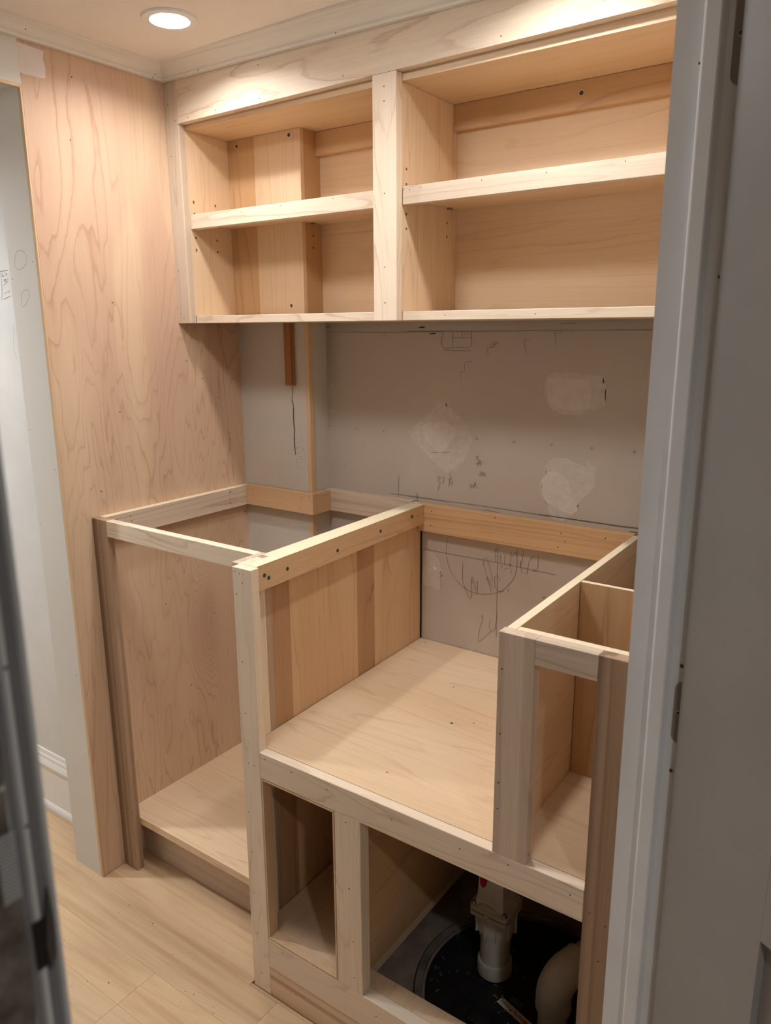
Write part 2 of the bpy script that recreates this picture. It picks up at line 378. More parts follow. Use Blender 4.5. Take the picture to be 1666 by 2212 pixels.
# ------------------------------------------------------------------ hand-drawn marks: x, z on the wall plane in 0.1 mm
PENCIL=[[(2262,12699),(4026,12689),(5666,12702)],[(4732,12712),(6471,12700),(8026,12714),(10290,12718)],[(4057,12680),(4095,12634),(4126,12670)],[(4087,12634),(4064,12588)],[(5695,12729),(5680,12375),(6052,12361),(6402,12387),(6402,12717)],[(5946,12722),(5944,12394)],[(5961,12568),(6398,12569)],[(6170,12711),(6185,12568)],[(5725,12297),(6405,12291)],[(6222,12645),(6357,12654)],[(7078,12457),(6893,12466),(6888,12362),(6802,12367),(6812,12269),(6844,12198)],[(6888,12358),(7043,12379)],[(6914,12385),(7023,12447),(6953,12427)],[(6954,12385),(6938,12427)],[(7808,12549),(7661,12539),(7681,12407),(7719,12255)],[(8768,12853),(8457,12847),(8472,12673),(8326,12664)],[(8326,12664),(8358,12566),(8361,12427)],[(6429,12058),(6255,12028),(6263,11839),(6165,11844),(6162,11772),(6180,11688)],[(6578,9968),(6648,9995),(6603,9921),(6659,9905),(6641,9829),(6582,9813)],[(6611,9767),(6706,9902)],[(6644,9854),(6649,9813),(6712,9829)],[(6710,9871),(6697,9771)],[(6685,9632),(6716,9660),(6733,9627),(6687,9558),(6750,9572)],[(6775,9656),(6762,9566)],[(6745,9610),(6842,9634)],[(6792,9601),(6827,9605),(6786,9554),(6848,9564)],[(5566,9389),(5620,9435),(5659,9406),(5600,9330),(5660,9307),(5644,9202),(5599,9123)],[(5701,9396),(5788,9435),(5769,9363),(5741,9264)],[(5933,9537),(5926,9435)],[(5869,9374),(5988,9427)],[(5923,9365),(5933,9286),(5994,9307)],[(5989,9387),(5987,9263)],[(5938,9436),(5896,9205)],[(6442,9342),(6486,9333),(6455,9301),(6492,9280),(6456,9243)],[(6506,9342),(6511,9293),(6555,9308)],[(6554,9341),(6548,9254)],[(6584,9408),(6571,9321)],[(6555,9312),(6610,9354)],[(6607,9311),(6638,9311),(6600,9263),(6671,9275)],[(4739,8851),(6445,8876),(8149,8862)],[(5028,8962),(5029,8734)],[(4237,8860),(5090,8871),(5777,8862)],[(4533,9329),(4494,9295),(4486,8751)],[(5025,8964),(5022,8768)],[(2874,9443),(2848,9420),(2838,9371)],[(6728,8757),(6925,8797),(7198,8769)],[(5389,9967),(5912,10023)],[(5171,7613),(6078,7605),(7188,7613),(8590,7580)],[(7204,8016),(7207,7392),(7213,6850),(7227,5791)],[(5892,8024),(5857,7753),(5888,7433),(6009,7150),(6193,6951),(6450,6814),(6726,6776),(6972,6809),(7282,6932),(7466,7104),(7611,7310),(7678,7566),(7670,8003)],[(7105,7831),(7127,7888),(7187,7938)],[(7167,7910),(7137,7738),(7148,7606)],[(7148,7773),(7244,7743)],[(7276,7824),(7277,7673),(7323,7570),(7320,7516),(7282,7522)],[(7393,7843),(7366,7688),(7379,7569)],[(7530,7919),(7541,7807),(7634,7915),(7661,7882),(7638,7823)],[(7511,7802),(7518,7604),(7552,7400)],[(7790,7853),(7809,7839)],[(7767,7758),(7771,7649),(7807,7444)],[(7826,7996),(7815,7810),(7751,7579)],[(8089,7885),(8044,7896),(7971,7760),(7932,7502),(7891,7491)],[(8190,7971),(8177,7656),(8140,7584),(8070,7560)],[(7390,7448),(7405,7513),(7498,7525)],[(6816,7571),(6934,7274),(7062,6877)],[(6867,7489),(6840,7575),(6879,7661),(6941,7615),(7080,7256),(7094,7173),(7035,7146),(6931,7201),(6962,7132),(7099,7021),(7160,7010)],[(7286,7168),(7222,7298),(7175,7292),(7134,7198),(7172,7013),(7282,6937),(7388,6965)],[(6309,7471),(6308,7066),(6387,6801),(6466,6653),(6525,6623),(6549,6670),(6543,6948),(6568,7149),(6662,6855),(6701,6798),(6701,7082)],[(6546,6995),(6603,7034)],[(6810,6239),(6859,6259),(6855,6150),(6775,5861),(6764,5632),(6802,5613),(7096,5931)],[(7058,6207),(7038,6051),(7083,5949),(7156,5952),(7194,6075),(7223,6371)],[(6559,10414),(6631,10357)],[(6561,10352),(6629,10420)],[(7469,10409),(7538,10353)],[(7471,10348),(7535,10414)],[(8336,10417),(8401,10363)],[(8339,10358),(8398,10422)],[(9209,10417),(9271,10365)],[(9212,10360),(9267,10422)],[(10076,10417),(10134,10367)],[(10080,10362),(10130,10422)],[(2354,10404),(2405,10366)],[(2353,10363),(2406,10407)],[(3197,10393),(3246,10357)],[(3196,10353),(3247,10397)],[(4032,10395),(4079,10360)],[(4032,10356),(4080,10399)],[(5708,7046),(5767,7004)],[(5709,6994),(5766,7056)],[(7462,7027),(7515,6988)],[(7463,6977),(7513,7037)],[(8326,7033),(8376,6995)],[(8328,6985),(8374,7042)],[(7492,7624),(7545,7585)],[(7494,7576),(7543,7633)]]
PENCIL_THICK=[[(5062,12793),(5133,12790),(5204,12803)],[(5342,12652),(5498,12659)],[(2288,12827),(2457,12820)],[(5066,12795),(5209,12794)],[(5345,12654),(5499,12659)],[(8149,8862),(9038,8862),(9926,8857)],[(9926,8857),(10287,8867)],[(10122,8775),(10278,8776)]]
PATCH=[[(5606,11164),(5702,11109),(5798,11232),(5784,11120),(5998,10956),(6181,10827),(6303,10731),(6399,10528),(6489,10378),(6408,10143),(6320,9941),(6202,9788),(6095,9651),(6022,9590),(5948,9601),(5950,9492),(5920,9554),(5816,9522),(5711,9577),(5584,9655),(5304,9886),(5000,10117),(4758,10393),(4911,10525),(5062,10651),(5338,10902)],[(8319,11906),(8572,11894),(8837,11888),(9129,11872),(9403,11852),(9406,11813),(9417,11728),(9478,11609),(9476,11395),(9496,11237),(9362,11199),(9236,11161),(9076,11121),(9047,11063),(8983,11034),(8784,11048),(8549,11034),(8444,11099),(8340,11119),(8248,11242),(8173,11367),(8149,11526),(8169,11687),(8221,11831)],[(8492,10128),(8732,10127),(8973,10036),(9107,10016),(9135,10100),(9151,10175),(9208,10097),(9256,10056),(9276,10113),(9303,10035),(9361,9993),(9347,9847),(9398,9665),(9301,9534),(9177,9388),(9006,9135),(8995,9034),(8898,8930),(8797,8889),(8700,8767),(8488,8785),(8394,8902),(8316,9063),(8221,9187),(8150,9315),(8133,9551),(8198,9693),(8227,9830),(8257,9934),(8357,10059)],[(2313,11528),(2462,11467),(2566,11372),(2607,11308),(2622,11045),(2571,10726),(2310,10688)],[(5179,7572),(5346,7564),(5453,7547),(5560,7459),(5641,7366),(5702,7141),(5713,6906),(5721,6646),(5623,6638),(5543,6659),(5408,6692),(5300,6664),(5180,6672)]]
PATCH_INNER=[[(5756,10749),(6095,10535),(5968,10320),(5808,10075),(5664,9936),(5516,10032),(5345,10163),(5172,10368),(5128,10547),(5298,10666),(5508,10680)],[(8316,9806),(8506,9842),(8718,9748),(8834,9496),(8929,9308),(9028,9055),(8898,8937),(8723,8981),(8510,9054),(8293,9162),(8179,9319),(8161,9554)],[(8206,11783),(8544,11793),(9105,11749),(9187,11444),(9169,11195),(8913,11118),(8407,11154),(8227,11338)]]
RING=[(8818,11637),(5564,10605),(8734,9311)]
DOT=[(5537,7171)]
SMUDGE=[[(1800,11387),(1782,11190),(1758,11057),(1804,10894),(1791,10595),(1808,10362),(1791,10093),(1800,9890),(1823,9689)]]
SMUDGE_DOTS=[(1864,9590),(1895,9491),(1833,9502),(1873,9386),(1947,9343),(1991,9653),(2023,9774),(2088,9847),(1980,9905),(1939,10003),(2053,10079),(2021,10160),(2173,9787),(2119,9732),(2142,9548),(1866,9862),(1905,9730),(1761,9819),(1782,9991),(1823,10095),(1920,9867),(410,12615),(289,12807),(450,10074),(126,9456),(477,7373),(2051,9580)]
HALL_PENCIL=[[(-3077,14095),(-2913,14099),(-2739,14103)],[(-3033,14081),(-3045,13926),(-3098,13567),(-3176,13460)],[(-3106,13507),(-3041,13481),(-2918,13508),(-2749,13539)],[(-3002,14014),(-2974,14007),(-2987,13977),(-2948,13994),(-2928,13981),(-2906,14001)],[(-2857,14037),(-2810,14041),(-2830,14007),(-2788,14011),(-2777,14034)],[(-2909,13909),(-2957,13905),(-2949,13886),(-2916,13879),(-2938,13859)],[(-2878,13919),(-2894,13902),(-2862,13889),(-2877,13872),(-2849,13871)],[(-2865,13925),(-2848,13874)],[(-2799,13910),(-2767,13927),(-2785,13898)],[(-2959,13791),(-2879,13836),(-2773,13874)],[(-2984,13603),(-2947,13614),(-2917,13616),(-2871,13641)],[(-2799,13678),(-2814,13637),(-2773,13638),(-2741,13652)]]
END_PENCIL=[[(-774,14281),(-703,14326),(-518,14324),(-398,14228),(-449,14071),(-686,13970),(-830,14025),(-845,14156),(-774,14281)],[(-772,13267),(-743,13465),(-583,13575),(-455,13538),(-460,13424),(-610,13296),(-748,13233)],[(-1137,12902),(-1236,12595),(-1239,12283),(-1163,12180)]]

# ------------------------------------------------------------------ the setting
ZC = 1.832
floor = struct(box('floor', -1.6, 2.9, -3.0, .1, -.06, -.0125, concrete, None, 0))
rows = [-.441, -.5315, -.622, -.7125, -.803, -.8935, -.984, -1.0745, -1.165, -1.2555, -1.346, -1.4365]
joints = {1: [-.35], 2: [.585, -.42], 3: [.332, -.6], 4: [.3325, -.3], 5: [.72, -.15], 6: [.12, .9], 7: [.5, -.4], 8: [.05, .8], 9: [.4], 10: [-.1, .7]}
for i in range(len(rows)-1):
    y1, y0 = rows[i], rows[i+1]; xe = .5105 if i < 2 else 1.238
    cuts = sorted([-1.55] + [j for j in joints.get(i, []) if j < xe-.05] + [xe])
    for a, b in zip(cuts, cuts[1:]):
        box('plank', a+.0003, b-.0001, y0+.0001, y1-.0001, -.0122, 0, floorwood, floor, .0003)
box('plank', .5111, 1.2195, -.6217, -.6152, -.0122, 0, floorwood, floor, .0004)
box('hall_flooring', 1.2385, 2.9, -3.0, -.05, -.0122, 0, floorwood, floor, 0)
box('passage_flooring', -1.6, .51, -3.0, -1.4369, -.0122, 0, floorwood, floor, 0)
box('concrete_slab', .53, 1.2195, -.5905, -.002, -.0122, -.0005, concrete, floor, 0)
ceiling = struct(box('ceiling', -1.6, 2.9, -3.0, .1, ZC, ZC+.06, ceil_paint, None, 0))
CANS = ((.242, -.440), (.955, -.440), (-.62, -1.02), (2.13, -1.65))
def bore(ob, spots, r, z0, z1):
    for x, y in spots:
        bmc = bmesh.new(); bmesh.ops.create_cone(bmc, cap_ends=True, segments=48, radius1=r, radius2=r, depth=z1-z0, matrix=Matrix.Translation((x, y, (z0+z1)/2)))
        mc = bpy.data.meshes.new('cutter'); bmc.to_mesh(mc); bmc.free(); oc = bpy.data.objects.new('cutter', mc); COL.objects.link(oc)
        md = ob.modifiers.new('bore', 'BOOLEAN'); md.object = oc; md.operation = 'DIFFERENCE'; md.solver = 'EXACT'
        me = bpy.data.meshes.new_from_object(ob.evaluated_get(bpy.context.evaluated_depsgraph_get()))
        ob.modifiers.remove(md); ob.data = me; bpy.data.objects.remove(oc)
bore(ceiling, CANS, .0365, ZC-.01, ZC+.024)

wb = struct(box('wall_back', -.108, 1.30, 0, .09, 0, ZC, board, None, 0))
ch = box('chase_box', 0, .232, -.0702, 0, 0, ZC, chase_paint, wb, 0)
box('corner_strip', .2225, .2345, -.0712, -.055, 0, ZC, cornerwood, wb, .0008)
for i, p in enumerate(PATCH): flat_poly('compound_patch', p, 0, .0004, skim, wb, .0011)
for i, p in enumerate(PATCH_INNER): flat_poly('compound_patch', p, -.0004, .0003, skim_in, wb, .0009)
stuff(ribbons('pencil_marks', PENCIL, .0009, -.0008, pencil_faint, wb))
stuff(ribbons('heavy_pencil_marks', PENCIL_THICK, .0017, -.0009, pencil, wb))
for x, z in RING: lathe('screw_dimple', [(.0026, 0), (.0026, .0002), (.0038, .0002), (.0038, 0)], white_wall, wb, (x*1e-4, -.0009, z*1e-4), 20, (0, -1, 0))
lathe('compound_dot', [(0, .0003), (.0042, .0003), (.0046, 0)], white_wall, wb, (DOT[0][0]*1e-4, -.0004, DOT[0][1]*1e-4), 20, (0, -1, 0))
stuff(ribbons('graphite_smudge', SMUDGE+[[(x+9, z) for x, z in SMUDGE[0][2:]], [(x-8, z-30) for x, z in SMUDGE[0][3:-1]]], .0013, -.0705, pencil, wb))
holes(wb, [(x*1e-4, -.0705, z*1e-4) for x, z in SMUDGE_DOTS], (0, -1, 0), .0011, pencil, 'smudge_specks')
box('dark_gap', .5155, .5172, -.004, 0, .532, .812, holeblack, wb, 0)

wl = struct(box('wall_left', -.108, -.0085, -.602, .09, 0, ZC, end_paint, None, 0))
box('header', -.108, -.0085, -1.5, -.602, 1.7275, ZC, end_paint, wl, 0)
box('header_face', -.0085, 0, -1.5, -.5985, 1.7275, ZC, end_paint, wl, 0)
box('header_strip', -.0085, 0, -1.5, -.6, 1.7215, 1.7275, cornerwood, wl, .0004)
box('plywood_sheet', -.0085, 0, -.5985, 0, .001, ZC, wallply, wl, .0005)
box('edge_strip', -.0085, .0004, -.6025, -.5987, 0, 1.7275, cornerwood, wl, .0004)
def yz_patch(name, pts, x, th, mat, parent):
    return prism(name, pts, x, x+th, mat, parent, 'x')
yz_patch('primer_patch', [(-.5985, 1.7475), (-.589, 1.7465), (-.575, 1.7478), (-.56, 1.747), (-.548, 1.749), (-.5455, 1.765), (-.549, 1.783), (-.546, 1.797), (-.5985, 1.799)], 0, .0003, primer, wl)
stuff(ribbons('pencil_loops', END_PENCIL, .0006, -.6022, pencil_faint, wl))
holes(wl, [(0, y, z) for y, z in ((-.49, 1.765), (-.506, 1.647), (-.44, 1.335), (-.445, 1.10), (-.247, 1.205), (-.15, 1.11), (-.2, 1.16), (-.12, 1.0), (-.36, .62), (-.21, .55), (-.08, .8), (-.3, .38), (-.51, .93))], (1, 0, 0), .0018)
holes(wl, [(-.02, -.602, z) for z in (1.41, .99, .74, .52)]+[(-.1, -.602, z) for z in (1.38, 1.07, .86, .3, .09)], (0, -1, 0), .0012)
wp = struct(box('wall_passage', -1.6, -.1085, -.512, -.41, 0, ZC, white_wall, None, 0))
stuff(ribbons('pencil_marks', HALL_PENCIL, .0008, -.5123, pencil, wp))
bbp = [(-.512, 0), (-.526, 0), (-.5265, .008), (-.525, .016), (-.5215, .0215), (-.52, .0225), (-.52, .132), (-.524, .133), (-.525, .139), (-.5225, .147), (-.5195, .154), (-.5195, .161), (-.5165, .166), (-.515, .176), (-.512, .178)]
struct(prism('baseboard_passage', bbp, -1.6, -.1087, base_paint, None, 'x'))
struct(box('wall_left_near', -.108, 0, -3.0, -1.5601, 0, ZC, board, None, 0))
struct(box('wall_front', 0, 1.2, -3.06, -3.0, 0, ZC, board, None, 0))
struct(box('wall_passage_near', -1.6, 0, -1.56, -1.5, 0, ZC, white_wall, None, 0))
struct(box('wall_far_left', -1.66, -1.6, -1.5, .1, 0, ZC, white_wall, None, 0))
struct(box('wall_hall_right', 2.84, 2.9, -2.94, .04, 0, ZC, white_wall, None, 0))
struct(box('wall_hall_back', 1.2, 2.9, -3.0, -2.94, 0, ZC, white_wall, None, 0))
struct(box('wall_hall_end', 1.3005, 2.84, -.02, .04, 0, ZC, white_wall, None, 0))
wr = struct(prism('wall_right', [(1.2208, -.6285), (1.2855, -.6285), (1.2855, -.61), (1.30, -.585), (1.30, 0), (1.2208, 0)], 0, ZC, end_paint, None))
wr2 = struct(prism('wall_right_near', [(1.2, -3.0), (1.2375, -3.0), (1.2375, -1.4), (1.225, -1.392), (1.2, -1.392)], 0, ZC, end_paint, None))
box('door_header', 1.2208, 1.2855, -1.39, -.629, 1.80, ZC, jamb_paint, wr, .001)

# crown moulding, mitred in the corner
CP = [(0, -.031), (.0100, -.031), (.0112, -.0275), (.0105, -.025), (.0155, -.0235), (.019, -.0205), (.023, -.0155), (.029, -.0112), (.0355, -.0095), (.037, -.0065), (.0415, -.006), (.0455, -.003), (.0455, .004), (0, .004)]
def crown(name, fn, ends):
    bm = bmesh.new(); R = []
    for e in ends: R.append([bm.verts.new(fn(u, v, e)) for u, v in CP])
    n = len(CP)
    for k in range(n): bm.faces.new((R[0][k], R[0][(k+1) % n], R[1][(k+1) % n], R[1][k]))
    bm.faces.new(R[0][::-1]); bm.faces.new(R[1])
    o = finish(name, bm, crown_paint, None, (0, 0, 0)); return struct(o)
FY = -.2631
c1 = crown('trim_1', lambda u, v, e: Vector((u+.0006, -1.49 if e == 0 else FY-u-.0006, ZC+v+(.0045 if e else .003))), (0, 1))
c2 = crown('trim_2', lambda u, v, e: Vector((u+.0006 if e == 0 else 1.2200, FY-u-.0006, ZC+v+(.0045 if e == 0 else -.0135))), (0, 1))
holes(c1, [(.0215, -.592, 1.8175), (.012, -.3, 1.807), (.018, -.297, 1.813)], (.7, 0, -.7), .0014)
holes(c2, [(.13, FY-.0135, 1.806), (.5, FY-.0135, 1.8015)], (0, -.8, -.6), .0014)

# door in the right wall: jamb with stop, leaf opened towards the hall
jm = struct(prism('trim_3', [(1.2208, -.629), (1.2208, -.648), (1.2495, -.6482), (1.2497, -.6575), (1.2508, -.6592), (1.2525, -.6598), (1.2655, -.6605), (1.2672, -.6595), (1.2682, -.655), (1.2702, -.6485), (1.2855, -.648), (1.2855, -.629)], 0, 1.80, jamb_paint, None, bevel=.0005))
def hinge(z0, z1, zs):
    pts = []
    r = .011; xl, xr = 1.2757, 1.2850
    for k in range(7):
        a = math.pi - k*math.pi/12; pts.append((xl+r+r*math.cos(a), z1-r+r*math.sin(a)))
    pts += [(xr, z1), (xr, z0)]
    for k in range(7):
        a = -math.pi/2 - k*math.pi/12; pts.append((xl+r+r*math.cos(a), z0+r+r*math.sin(a)))
    h = prism('hinge_leaf', pts, -.6486, -.6478, hinge_m, jm, 'y')
    for z in zs:
        lathe('screw', [(0, 0), (.0009, 0), (.0014, .0006), (.0030, .0011), (.0036, .0006), (.0037, 0)], steel, h, (1.2818, -.6486, z), 16, (0, -1, 0))
        box('screw_slot', 1.2812, 1.2824, -.6493, -.6488, z-.002, z+.002, holeblack, h, 0)
hinge(1.4985, 1.588, (1.5445,)); hinge(.805, .884, (.8445,))
holes(jm, [(1.2835, -.6482, 1.325), (1.281, -.6482, .902), (1.2795, -.6482, .769)], (0, -1, 0), .0024)
holes(jm, [(1.2465, -.6482, 1.525), (1.2485, -.6482, .865)], (0, -1, 0), .0013)
door = bpy.data.objects.new('door_1', None); link(door, (1.284, -.655, 0), None); struct(door)
DU, DN = Vector((.875, -.4841, 0)), Vector((-.4841, -.875, 0))
def dpart(name, t0, t1, z0, z1, d0=0, d1=.032, bev=.001, mat=None):
    q = [Vector((1.2846, -.6556, 0))+DU*t-DN*d for t, d in ((t0, d0), (t1, d0), (t1, d1), (t0, d1))]
    return prism(name, [(v.x, v.y) for v in q], z0, z1, mat or door_paint, door, bevel=bev)
dpart('stile', 0, .1316, .008, 1.79); dpart('stile', .55, .68, .008, 1.79)
dpart('rail', .1318, .5498, .008, .12); dpart('rail', .1318, .5498, .648, .84); dpart('rail', .1318, .5498, 1.68, 1.79)
dpart('panel', .1318, .5498, .1202, .6478, .012, .022); dpart('panel', .1318, .5498, .8402, 1.6798, .012, .022)
dpart('panel_field', .165, .515, .155, .612, .006, .0119); dpart('panel_field', .165, .515, .875, 1.645, .006, .0119)
# latch side jamb close to the camera, paint and plaster worn off
lj = struct(prism('trim_4', [(1.2003, -1.3905), (1.2003, -1.3745), (1.2385, -1.3740), (1.2400, -1.3746), (1.2400, -1.3760), (1.2378, -1.3764), (1.2378, -1.3808), (1.2402, -1.3813), (1.2402, -1.3830), (1.2380, -1.3835), (1.2380, -1.3905)], 0, 1.80, pale_jamb, None))
box('stop_bead', 1.2375, 1.2381, -1.3808, -1.3764, 0, 1.80, grey_jamb, lj, 0)
box('rabbet_face', 1.2379, 1.2384, -1.3862, -1.3836, 0, 1.80, grey_jamb, lj, 0)
def rough_strip(name, y0, y1, x, mat, parent):
    bm = bmesh.new(); g = []
    rnd = random.Random(3)
    for k in range(121):
        z = k*.012; yy = [y0, y0*.7+y1*.3, y0*.4+y1*.6, y1+rnd.uniform(-.0012, .0004)]
        g.append([bm.verts.new((rnd.uniform(-.0004, .0016), y-y1, z)) for y in yy])
    for A, B in zip(g, g[1:]):
        for k in range(3): bm.faces.new((A[k], A[k+1], B[k+1], B[k]))
    return finish(name, bm, mat, parent, (x, y1, 0), True)
stuff(rough_strip('broken_plaster_edge', -1.41, -1.3862, 1.2382, plaster, lj))
sp = box('strike_recess', 1.2404, 1.2410, -1.3845, -1.3790, 1.055, 1.0745, holeblack, lj, 0)
prism('splintered_edge', [(-1.3805, 1.053), (-1.3812, 1.064), (-1.3796, 1.078), (-1.3783, 1.086), (-1.3776, 1.072), (-1.3780, 1.058)], 1.2408, 1.2420, dsteel, lj, 'x')
stuff(holes(lj, [(1.2403, -1.3822, 1.112), (1.2403, -1.3823, 1.17)], (1, 0, 0), .0008))
# the strip of torn mesh tape over the plaster
bm = bmesh.new()
for k in range(16):
    bmesh.ops.create_cube(bm, size=1, matrix=Matrix.Translation((0, 0, k*.0016)) @ Matrix.Diagonal((.0004, .006, .0005, 1)))
for k in range(5):
    bmesh.ops.create_cube(bm, size=1, matrix=Matrix.Translation((0, (k-2)*.0014, .012)) @ Matrix.Diagonal((.0004, .0004, .026, 1)))
stuff(finish('mesh_tape', bm, pale_jamb, lj, (1.2402, -1.3895, 1.088)))

# ------------------------------------------------------------------ lamps
def can_light(x, y, lens, label):
    t = thing('recessed_light', label, 'light', (x, y, ZC), None)
    lathe('trim_ring', [(.0352, .022), (.0352, -.001), (.0362, -.004), (.045, -.0048), (.0498, -.0035), (.0505, 0)], ring_paint, t, (x, y, ZC-.0002), 48)
    lathe('lens', [(0, .0165), (.0348, .0165), (.0348, .0185), (0, .0185)], lens, t, (x, y, ZC-.0002), 40)
    return t
can_light(.242, -.440, lens_cook, 'round white recessed ceiling light glowing above the open left cabinet bay')
t = thing('fill_dome_light', 'shallow white dome fill light added in front of the cabinets, outside the picture', 'light', (.60, -.78, ZC))  # added fill lamp out of view, softens the light on the cabinet fronts
lathe('base_ring', [(.101, -.018), (.109, -.018), (.111, -.004), (.111, 0)], ring_paint, t, (.60, -.78, ZC-.0002), 48)
lathe('dome', [(0, -.032), (.036, -.030), (.07, -.024), (.09, -.015), (.1, -.007), (.1, -.002), (0, -.002)], lens_fill, t, (.60, -.78, ZC-.0002), 40)
can_light(.955, -.440, lens_cook, 'round recessed ceiling light above the sink bay, outside the picture')
can_light(-.62, -1.02, lens_side, 'round recessed ceiling light of the passage behind the plywood wall')
can_light(2.13, -1.65, lens_hall, 'round recessed ceiling light in the hall behind the camera')

# ------------------------------------------------------------------ upper cabinet
UC = thing('wall_cabinet', 'unfinished maple wall cabinet with two open bays, hung under the crown moulding', 'cabinet', (.61, -.13, 1.292))
yb = FY+.019
box('stile', .0003, .0417, FY, yb, 1.2918, 1.8285, pinkmaple['z'], UC)
box('stile', .5713, .6242, FY, yb, 1.2918, 1.7222, maple['z'], UC)
tr = prism('top_rail', [(.0420, 1.7186), (.5713, 1.7224), (1.2200, 1.7268), (1.2200, 1.8285), (.0420, 1.8285)], FY, yb, maple['x'], UC, 'y')
prism('side_panel', [(.022, yb+.0002), (.0405, yb+.0002), (.0345, -.1005), (.0345, -.0712), (.022, -.0712)], 1.3092, 1.7085, mply['z'], UC)
box('center_panel', .6060, .6235, yb+.0002, -.0205, 1.3092, 1.7085, mply['z'], UC, .0003)
box('side_panel', 1.2015, 1.2200, yb+.0002, -.0205, 1.3092, 1.7085, mply['z'], UC, .0003)
prism('top_panel', [(.0205, yb+.0003), (1.22, yb+.0003), (1.22, -.0205), (.2345, -.0205), (.2345, -.0722), (.0205, -.0722)], 1.7090, 1.7320, mply['x'], UC)
prism('bottom_panel', [(.0205, yb+.0203), (1.22, yb+.0203), (1.22, -.0205), (.2345, -.0205), (.2345, -.0722), (.0205, -.0722)], 1.2920, 1.3090, mply['x'], UC)
box('bottom_rail', .0420, .5711, yb+.0002, yb+.02, 1.2920, 1.3088, maple['x'], UC)
box('bottom_rail', .6244, 1.2200, yb+.0002, yb+.02, 1.2920, 1.3088, maple['x'], UC)
box('chase_panel', .0348, .1203, -.1120, -.1005, 1.3092, 1.7085, dply['z'], UC, .0002)
box('chase_panel', .1205, .2620, -.1120, -.1005, 1.3092, 1.7085, mply['z'], UC, .0002)
box('chase_side_panel', .2505, .2622, -.1003, -.0445, 1.3092, 1.7085, dply['z'], UC, .0002)
box('back_panel', .2507, .6058, -.0443, -.0360, 1.3092, 1.7085, mply['x'], UC, .0002)
box('back_panel', .6237, 1.2013, -.0443, -.0360, 1.3092, 1.7085, mply['x'], UC, .0002)
box('hanging_rail', .2624, .6058, -.0590, -.0445, 1.6590, 1.7085, orange['x'], UC)
box('hanging_rail', .6237, 1.2013, -.0590, -.0445, 1.6600, 1.7085, dply['x'], UC)
holes(UC, [(.0412 if y < -.2 else .0377, y, z) for y in (-.2312, -.1625) for z in (1.5608, 1.5352, 1.4831, 1.4571) if not (y > -.2 and z == 1.5352)], (1, 0, .01), .0027, None, 'shelf_pin_holes')
holes(UC, [(.2622, -.075, z) for z in (1.4862, 1.4601)], (1, 0, 0), .0027, None, 'shelf_pin_holes')
holes(UC, [(.6235, -.2288, z) for z in (1.5644, 1.5382, 1.4859, 1.4598)]+[(.6235, -.081, z) for z in (1.4851, 1.4586)], (1, 0, 0), .0027, None, 'shelf_pin_holes')
for p in ((.0661, -.112, 1.6947), (.2304, -.112, 1.6972), (.2221, -.112, 1.3310), (.8882, -.059, 1.687)): screw(UC, p, (0, -1, 0))
for p in ((.2675, -.078, 1.5105), (.629, -.078, 1.5105)): box('shelf_pin', p[0]-.006, p[0]+.004, p[1]-.004, p[1]+.004, p[2], p[2]+.0032, steel, UC, .0006)
holes(UC, [(.0125, FY, z) for z in (1.76, 1.655, 1.41, 1.315)]+[(.021, FY, 1.304), (.033, FY, 1.725)], (0, -1, 0), .0013)
holes(UC, [(.075, FY, 1.726), (.162, FY, 1.727), (.29, FY, 1.729), (.29, FY, 1.79), (.505, FY, 1.733), (.83, FY, 1.735), (1.0, FY, 1.75)], (0, -1, 0), .0014)
holes(UC, [(.598, FY, z) for z in (1.70, 1.676, 1.52, 1.39, 1.325)], (0, -1, 0), .0014)
holes(UC, [(.72, yb+.0002, 1.3), (.9, yb+.0002, 1.3)], (0, -1, 0), .0011)

def shelf(name_label, x0, x1, poly, nose_y, mats, hx):
    t = thing('shelf', name_label, 'shelf', ((x0+x1)/2, nose_y, 1.514), 'shelves in the wall cabinet')
    prism('shelf_board', poly, 1.5138, 1.5316, mply['x'], t, bevel=.0003)
    box('nosing', x0, x1, nose_y, nose_y+.0185, 1.5005, 1.5318, mats, t)
    holes(t, [(x, nose_y, z) for x, z in hx], (0, -1, 0), .0011)
    return t
sy = yb+.0004
shelf('wooden shelf with light front edging in the smaller left bay of the wall cabinet', .0425, .5708, [(.0412, sy+.0187), (.5708, sy+.0187), (.5708, -.0447), (.2628, -.0447), (.2628, -.1126), (.0412, -.1126)], sy, maple['x'], ((.16, 1.526), (.205, 1.524), (.32, 1.526), (.46, 1.527)))
shelf('wooden shelf with wavy-grained front edging in the wider right bay of the wall cabinet', .6248, 1.2008, [(.6248, sy+.0187), (1.2008, sy+.0187), (1.2008, -.0447), (.6248, -.0447)], sy, pinkmaple['x'], ((.627, 1.526), (.641, 1.525), (.665, 1.526), (.79, 1.525), (.91, 1.524), (1.04, 1.526)))

# stained batten on the chase
t = thing('wood_batten', 'short brown stained batten fixed upright to the pale wall box under the wall cabinet', 'batten', (.179, -.077, 1.1425))
prism('batten', [(.1676, -.0837), (.173, -.0842), (.1745, -.0832), (.1815, -.0832), (.183, -.0842), (.190, -.0837), (.190, -.0704), (.1676, -.0704)], 1.1425, 1.2916, stickwood, t)

